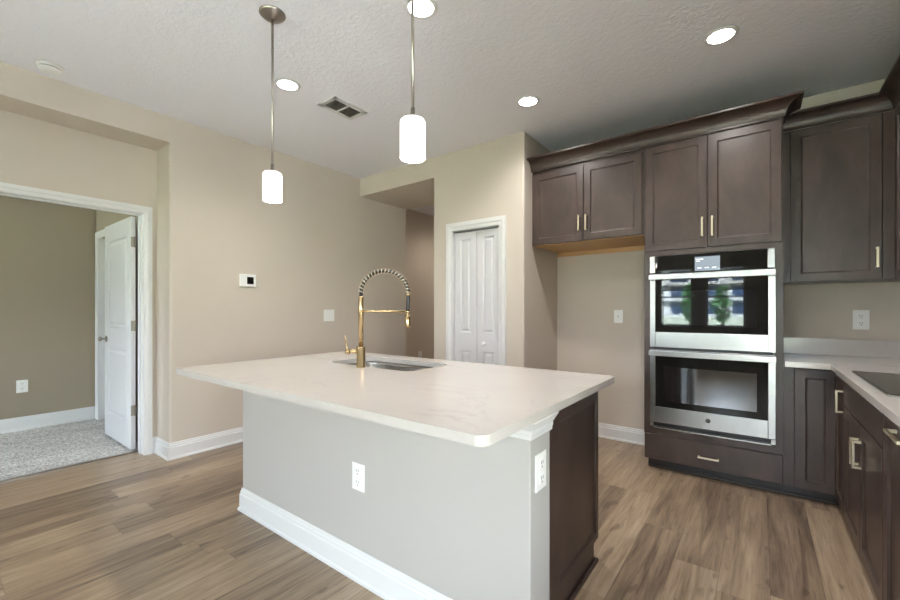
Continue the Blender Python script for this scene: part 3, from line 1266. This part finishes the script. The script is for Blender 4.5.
def rrect(x0, x1, y0, y1, r, n=6):
    out = []
    for cx, cy, a0 in ((x1 - r, y0 + r, -90), (x1 - r, y1 - r, 0), (x0 + r, y1 - r, 90), (x0 + r, y0 + r, 180)):
        for k in range(n + 1):
            a = math.radians(a0 + 90 * k / n)
            out.append((cx + r * math.cos(a), cy + r * math.sin(a)))
    return out


b2 = bmesh.new()
outer = rrect(IX0, IX1, IY0, IY1, 0.035, 16)
inner = rrect(SX0, SX1, SY0, SY1, 0.06)
TOPZ, BOTZ = CT, 0.8815
loops = {}
for z in (TOPZ, BOTZ):
    eds = []
    for key, pts in (('o', outer), ('i', inner)):
        vs = [b2.verts.new((p[0], p[1], z)) for p in pts]
        loops[(key, z)] = vs
        eds += [b2.edges.new((vs[i], vs[(i + 1) % len(vs)])) for i in range(len(vs))]
    bmesh.ops.triangle_fill(b2, use_beauty=True, use_dissolve=False, edges=eds)
for key in 'oi':
    a, b = loops[(key, TOPZ)], loops[(key, BOTZ)]
    for i in range(len(a)):
        j = (i + 1) % len(a)
        b2.faces.new((a[i], a[j], b[j], b[i]))
bmesh.ops.recalc_face_normals(b2, faces=b2.faces)
m = MB()
m.absorb(b2)
tag(recenter(m.build('island_countertop', QUARTZ, bevel=0.003)), 'large white veined quartz slab on the island, with undermount sink cut-out', 'countertop')

# sink
t = thing('kitchen_sink', 'stainless undermount sink let into the island countertop', 'sink', ((SX0 + SX1) / 2, (SY0 + SY1) / 2, 0.66))
b2 = bmesh.new()
rings = []
for off, z, rr in ((0.025, 0.8805, 0.075), (0.004, 0.8805, 0.06), (0.004, 0.86, 0.06), (-0.004, 0.70, 0.06), (-0.03, 0.672, 0.05), (-0.06, 0.668, 0.04)):
    rings.append([b2.verts.new((p[0], p[1], z)) for p in rrect(SX0 - off, SX1 + off, SY0 - off, SY1 + off, rr)])
for a, b in zip(rings, rings[1:]):
    for i in range(len(a)):
        j = (i + 1) % len(a)
        b2.faces.new((a[i], a[j], b[j], b[i])).smooth = True
b2.faces.new(rings[-1])
bmesh.ops.recalc_face_normals(b2, faces=b2.faces)
for f in b2.faces:
    f.normal_flip()
m = MB()
m.absorb(b2)
bo = m.build('bowl', SINKSTEEL, t)
sm = bo.modifiers.new('thickness', 'SOLIDIFY')
sm.thickness = 0.0015
sm.offset = -1
m = MB()
m.lathe([(0, 0), (0.042, 0), (0.042, 0.003), (0.03, 0.004), (0.028, 0.001), (0, 0.001)], ((SX0 + SX1) / 2, SY1 - 0.13, 0.6685), seg=24)
m.build('drain', STEEL, t)

# faucet
FXc, FYc = -1.823, 1.562
PH = math.radians(50)
dx, dy = math.cos(PH), math.sin(PH)
SPAN = 0.272
t = thing('spring_faucet', 'tall brass spring-neck faucet standing behind the island sink', 'faucet', (FXc, FYc, CT))
m = MB()
m.lathe([(0, 0), (0.027, 0), (0.027, 0.004), (0.0255, 0.006), (0.0255, 0.118), (0.023, 0.121), (0, 0.121)], (FXc, FYc, CT), seg=28)
m.build('base', BRASS, t)
m = MB()
m.lathe([(0, 0.118), (0.0145, 0.118), (0.0145, 0.405), (0.0125, 0.41), (0, 0.41)], (FXc, FYc, CT), seg=24)
m.build('pole', BRASS, t)
ZP = 1.325
R_ = SPAN / 2
arch = []
for k in range(0, 49):
    a = PI - k * PI / 48
    arch.append(Vector((FXc + dx * (R_ + R_ * math.cos(a)), FYc + dy * (R_ + R_ * math.cos(a)), ZP + 0.012 + 0.133 * math.sin(a))))
m = MB()
hose = [Vector((FXc, FYc, ZP - 0.01))] + arch + [arch[-1] + Vector((0, 0, -0.03)), arch[-1] + Vector((-dx * 0.002, -dy * 0.002, -0.075)), arch[-1] + Vector((-dx * 0.004, -dy * 0.004, -0.118))]
m.tube(hose, 0.0108, 12)
m.build('hose', RUBBER, t)
# coil
m = MB()
pts = []
turns = 21
N = turns * 14
for i in range(N + 1):
    s = i / N * (len(arch) - 1)
    k = min(int(s), len(arch) - 2)
    p = arch[k].lerp(arch[k + 1], s - k)
    tan = (arch[k + 1] - arch[k]).normalized()
    side = Vector((-dy, dx, 0))
    up = side.cross(tan).normalized()
    an = 2 * PI * i / 14
    pts.append(p + (side * math.cos(an) + up * math.sin(an)) * 0.0150)
m.tube(pts, 0.0024, 6)
m.build('spring', PULL, t)
m = MB()
m.lathe([(0, 0), (0.014, 0), (0.014, 0.016), (0, 0.016)], arch[-1] + Vector((0, 0, -0.012)), seg=20)
m.build('collar', BRASS, t)
hx, hy = FXc + dx * (SPAN - 0.004), FYc + dy * (SPAN - 0.004)
m = MB()
m.tube([(FXc, FYc, 1.234), (FXc + dx * 0.13, FYc + dy * 0.13, 1.234), (hx - dx * 0.014, hy - dy * 0.014, 1.231)], 0.0075, 12)
m.lathe([(0, 1.222), (0.0165, 1.222), (0.0165, 1.242), (0, 1.242)], (FXc, FYc, 0), seg=24)
ring = [(hx + 0.0155 * math.cos(k * PI / 12), hy + 0.0155 * math.sin(k * PI / 12), 1.231) for k in range(24)]
m.tube(ring, 0.0045, 8, True)
m.build('holder_arm', BRASS, t)
m = MB()
m.lathe([(0, 1.139), (0.0150, 1.139), (0.0172, 1.143), (0.0172, 1.205), (0.013, 1.212), (0.0105, 1.225), (0.010, 1.234), (0, 1.234)], (hx, hy, 0), seg=24)
m.build('spray_head', BRASS, t)
m = MB()
lx, ly = -0.797, -0.604
m.lathe([(0, 0.018), (0.012, 0.018), (0.012, 0.075), (0, 0.075)], (FXc, FYc, 1.004), (lx, ly, 0.02), 18)
m.lathe([(0, 0.066), (0.0165, 0.066), (0.0165, 0.088), (0, 0.088)], (FXc, FYc, 1.004), (lx, ly, 0.0), 18)
m.tube([(FXc + lx * 0.077, FYc + ly * 0.077, 0.985), (FXc + lx * 0.080, FYc + ly * 0.080, 1.03), (FXc + lx * 0.094, FYc + ly * 0.094, 1.095)], [0.006, 0.0055, 0.004], 10)
m.build('lever', BRASS, t)


# ================================================================ electrical plates
def outlet(M, u, z, label, w=0.078, h=0.125, name='wall_outlet', group=None, single=False, d0=0.0):
    c = M(u, d0, z)
    t = thing(name, label, 'outlet', c, group)
    m = MB()
    mbox(m, M, u - w / 2, u + w / 2, d0, d0 + 0.006, z - h / 2, z + h / 2, 0.002)
    m.build('cover_plate', PLASTIC, t)
    zs = (0,) if single else (0.026, -0.026)
    for s in zs:
        m = MB()
        m.mat(PLASTIC)
        mbox(m, M, u - 0.017, u + 0.017, d0 + 0.005, d0 + 0.009, z + s - 0.018, z + s + 0.018, 0.003)
        m.mat(SLOT)
        mbox(m, M, u - 0.008, u - 0.0055, d0 + 0.008, d0 + 0.0094, z + s, z + s + 0.010)
        mbox(m, M, u + 0.0055, u + 0.008, d0 + 0.008, d0 + 0.0094, z + s, z + s + 0.010)
        mbox(m, M, u - 0.0025, u + 0.0025, d0 + 0.008, d0 + 0.0094, z + s - 0.012, z + s - 0.007)
        m.build('receptacle', None, t)
    return t


outlet(face_my(0, BY0, 0), -1.474, 0.473, 'white duplex outlet on the painted island front under the countertop', 0.082, 0.124)
outlet(face_px(BX1, 0, 0), 1.324, 0.683, 'white duplex outlet on the narrow island end beside the dark panel', 0.084, 0.127)
outlet(face_my(0, YB, 0), 0.575, 1.172, 'white duplex outlet above the corner counter backsplash', 0.085, 0.138)
outlet(face_my(0, YB, 0), -1.073, 1.180, 'white single outlet in the empty fridge space', 0.080, 0.122, single=True)
outlet(face_px(XBF, 0, 0), 0.695, 0.458, 'white duplex outlet low on the dim bedroom wall', 0.084, 0.128)
outlet(face_px(-4.45, 0, 0), 5.06, 0.50, 'small white outlet low on the shaded hallway wall', 0.09, 0.125)

# light switch
M = face_px(XL, 0, 0)
t = thing('light_switch', 'white double rocker light switch on the wall near the hallway', 'switch', M(2.87, 0, 1.18))
m = MB()
mbox(m, M, 2.80, 2.942, 0, 0.006, 1.115, 1.245, 0.002)
m.build('cover_plate', PLASTIC, t)
for u in (2.848, 2.894):
    m = MB()
    mbox(m, M, u - 0.0165, u + 0.0165, 0.005, 0.0095, 1.147, 1.213, 0.002)
    m.build('rocker', PLASTIC, t)

# thermostat
t = thing('thermostat', 'white wall thermostat with a small black screen', 'thermostat', M(1.942, 0, 1.52))
m = MB()
mbox(m, M, 1.866, 2.019, 0, 0.024, 1.463, 1.582, 0.006)
m.build('housing', PLASTIC, t)
m = MB()
mbox(m, M, 1.930, 1.994, 0.022, 0.0255, 1.488, 1.556, 0.001)
m.build('screen', plain('black_screen', (0.01, 0.01, 0.01, 1), 0.1), t)


# ================================================================ ceiling fittings
def can(x, y, label, watts=CAN_W, tint=(1.0, 0.96, 0.93)):
    t = thing('recessed_light', label, 'ceiling light', (x, y, H), 'recessed ceiling lights')
    m = MB()
    m.lathe([(0.066, -0.001), (0.068, -0.008), (0.084, -0.006), (0.088, -0.0005), (0.066, -0.0004)], (x, y, H), seg=40)
    m.build('trim_ring', WHITE, t)
    m = MB()
    m.lathe([(0, -0.004), (0.067, -0.004), (0.067, -0.0005), (0, -0.0005)], (x, y, H), seg=40)
    m.build('lens', LENS, t)
    ld = bpy.data.lights.new('can_light', 'SPOT')
    ld.energy = watts
    ld.color = tint
    ld.spot_size = math.radians(156)
    ld.spot_blend = 0.75
    ld.shadow_soft_size = 0.065
    lo = bpy.data.objects.new('can_light', ld)
    lo.location = (0, 0, -0.02)
    lo.parent = t
    COL.objects.link(lo)


can(-1.428, 1.632, 'round recessed ceiling light touching the second pendant rod')
can(-0.180, 2.858, 'round recessed ceiling light in front of the oven tower')
can(-1.416, 2.862, 'round recessed ceiling light before the pantry wall corner')
can(-2.676, 1.62, 'round recessed ceiling light between the first pendant rod and the vent')

can(-0.18, 1.632, 'round recessed ceiling light above the kitchen walkway')
can(-3.55, 5.3, 'round recessed ceiling light inside the hallway behind the header', 15.0, (1.0, 0.88, 0.74))

# air vent
VX0, VX1, VY0, VY1 = -2.745, -2.535, 1.915, 2.24
t = thing('ceiling_vent', 'white rectangular ceiling air vent with dark louvers', 'vent', ((VX0 + VX1) / 2, (VY0 + VY1) / 2, H))
m = MB()
for a, b in (((VX0, VY0), (VX0 + 0.034, VY1)), ((VX1 - 0.034, VY0), (VX1, VY1)), ((VX0, VY0), (VX1, VY0 + 0.036)), ((VX0, VY1 - 0.036), (VX1, VY1)), ((VX0, 2.068), (VX1, 2.084))):
    m.box((a[0], a[1], H - 0.008), (b[0], b[1], H - 0.0005), 0.002)
m.build('frame', WHITE, t)
m = MB()
m.box((VX0 + 0.03, VY0 + 0.03, H - 0.0022), (VX1 - 0.03, VY1 - 0.03, H - 0.0008))
m.build('backing', VENTDARK, t)
SLATM = plain('grey_vent_slat', srgb(176, 172, 162), 0.5)
for k in range(7):
    x = VX0 + 0.044 + k * 0.0205
    m = MB()
    m.prism([(x, H - 0.002), (x + 0.002, H - 0.002), (x + 0.010, H - 0.010), (x + 0.008, H - 0.010)], VY0 + 0.034, VY1 - 0.034, 'y')
    m.build('louver', SLATM, t)

# smoke detector
t = thing('smoke_detector', 'white round smoke detector on the ceiling by the alcove header', 'smoke detector', (-3.712, 0.556, H))
m = MB()
m.lathe([(0, -0.044), (0.040, -0.043), (0.056, -0.036), (0.060, -0.028), (0.060, -0.024)], (-3.712, 0.556, H), seg=36)
m.build('cover', PLASTIC, t)
m = MB()
m.lathe([(0.056, -0.026), (0.057, -0.020), (0.056, -0.018)], (-3.712, 0.556, H), seg=36)
m.build('sensor_slot', SLOT, t)
m = MB()
m.lathe([(0.060, -0.020), (0.066, -0.012), (0.068, -0.0005), (0.0, -0.0005)], (-3.712, 0.556, H), seg=36)
m.build('base_plate', PLASTIC, t)


# pendants
def pendant(x, y, label):
    t = thing('pendant_lamp', label, 'pendant lamp', (x, y, H), 'pendant lamps over the island')
    m = MB()
    m.lathe([(0, -0.0005), (0.066, -0.0005), (0.067, -0.006), (0.060, -0.013), (0.050, -0.016), (0.046, -0.024), (0.020, -0.026), (0.012, -0.034), (0, -0.034)], (x, y, H), seg=40)
    m.build('canopy', NICKEL, t)
    m = MB()
    m.lathe([(0, 2.02), (0.0062, 2.02), (0.0062, H - 0.03), (0, H - 0.03)], (x, y, 0), seg=14)
    m.build('rod', NICKEL, t)
    m = MB()
    m.lathe([(0, 1.984), (0.026, 1.984), (0.026, 1.990), (0.010, 1.996), (0.009, 2.03), (0, 2.03)], (x, y, 0), seg=24)
    for k in range(3):
        a = k * 2 * PI / 3 + 0.4
        m.lathe([(0, 0), (0.006, 0), (0.006, 0.008), (0, 0.008)], (x + 0.037 * math.cos(a), y + 0.037 * math.sin(a), 1.983), (0, 0, 1), 10)
    m.build('socket_cap', NICKEL, t)
    m = MB()
    m.lathe([(0.0498, 1.832), (0.0498, 1.970), (0.0475, 1.979), (0.041, 1.984), (0.0, 1.984)][::-1] + [(0.0465, 1.832), (0.0455, 1.965), (0.0, 1.97)], (x, y, 0), seg=40)
    m.build('lamp_shade', SHADEGLASS, t)
    ld = bpy.data.lights.new('pendant_bulb', 'POINT')
    ld.energy = PENDANT_W
    ld.color = (1.0, 0.94, 0.86)
    ld.shadow_soft_size = 0.04
    lo = bpy.data.objects.new('pendant_bulb', ld)
    lo.location = (0, 0, 1.80 - H)
    lo.parent = t
    COL.objects.link(lo)


pendant(-2.100, 1.183, 'nickel rod pendant with opal glass cylinder and its round canopy in view')
pendant(-1.078, 1.183, 'nickel rod pendant with opal glass cylinder in front of the hallway header')

# ================================================================ outdoors, seen in the oven glass
m = MB()
m.box((-60, -90, -0.4), (60, 40, -0.12))
struct(m.build('ground', GRASS), 'green lawn outside the windows, mirrored in the oven glass', 'lawn')
m = MB()
m.box((-6, YW - 3.0, -0.115), (6, YW - 0.14, -0.06))
m.box((XR + 0.14, YW - 0.14, -0.115), (6, 4, -0.06))
struct(m.build('patio', CONCRETE), 'pale concrete patio outside the windows', 'patio')
t = thing('apartment_building', 'pale apartment building mirrored in the upper oven glass', 'building', (-14, -84, -0.12))
m = MB()
m.box((-56, -94, -0.12), (18, -84, 13.0))
m.build('wall', STUCCO, t)
for fl in range(4):
    z = 0.5 + fl * 3.1
    m = MB()
    m.box((-56, -84, z + 2.5), (18, -83.2, z + 2.85))
    m.build('balcony_slab', STUCCO, t)
    for k in range(14):
        x = -54 + k * 5.0
        m = MB()
        m.box((x, -84.0, z), (x + 2.9, -83.92, z + 2.1))
        m.build('window', BLUEGLASS, t)


def tree(x, y, hgt, label, seed):
    rnd = random.Random(seed)
    t = thing('tree', label, 'tree', (x, y, -0.12), 'trees on the lawn')
    m = MB()
    m.tube([(x, y, -0.12), (x + 0.05, y, hgt * 0.4), (x, y + 0.05, hgt * 0.75)], [0.10, 0.08, 0.04], 8)
    m.build('trunk', BARK, t)
    b2 = bmesh.new()
    for k in range(230):
        a = rnd.random() * 2 * PI
        h_ = rnd.random()
        rr = (0.28 + 0.9 * math.sin(PI * (0.12 + 0.85 * h_))) * hgt * 0.14 * math.sqrt(rnd.random())
        c = Vector((x + rr * math.cos(a), y + rr * math.sin(a), hgt * (0.28 + 0.72 * h_)))
        u = Vector((rnd.uniform(-1, 1), rnd.uniform(-1, 1), rnd.uniform(-0.6, 0.6))).normalized() * 0.17
        v = u.cross(Vector((rnd.uniform(-1, 1), rnd.uniform(-1, 1), 1))).normalized() * 0.10
        b2.faces.new([b2.verts.new(c + u), b2.verts.new(c + v), b2.verts.new(c - u), b2.verts.new(c - v)])
    m = MB()
    m.absorb(b2)
    m.build('crown', LEAF, t)


tree(-2.75, -16.5, 2.5, 'small leafy tree outside the window farther from the glass door', 3)
tree(-1.5, -17.5, 2.4, 'small leafy tree outside the window opposite the ovens', 5)


def shrub(x, y, r, label, seed):
    rnd = random.Random(seed)
    b2 = bmesh.new()
    for k in range(220):
        a = rnd.random() * 2 * PI
        e_ = math.asin(rnd.random())
        rr = r * (0.6 + 0.4 * rnd.random())
        c = Vector((x + rr * math.cos(a) * math.cos(e_), y + rr * math.sin(a) * math.cos(e_), -0.12 + 1.2 * rr * math.sin(e_)))
        u = Vector((rnd.uniform(-1, 1), rnd.uniform(-1, 1), rnd.uniform(-0.6, 0.6))).normalized() * 0.17
        v = u.cross(Vector((rnd.uniform(-1, 1), rnd.uniform(-1, 1), 1))).normalized() * 0.08
        b2.faces.new([b2.verts.new(c + u), b2.verts.new(c + v), b2.verts.new(c - u), b2.verts.new(c - v)])
    m = MB()
    m.absorb(b2)
    tag(recenter(m.build('shrub', LEAF)), label, 'shrub', 'low shrubs outside the windows')


for k, (x, y, r) in enumerate(((-4.9, -14.0, 0.5), (-3.7, -14.6, 0.5), (-2.5, -13.6, 0.5), (-1.35, -14.4, 0.5), (-0.2, -13.8, 0.5))):
    shrub(x, y, r, 'low green shrub on the lawn, mirrored faintly in the oven glass', 20 + k)
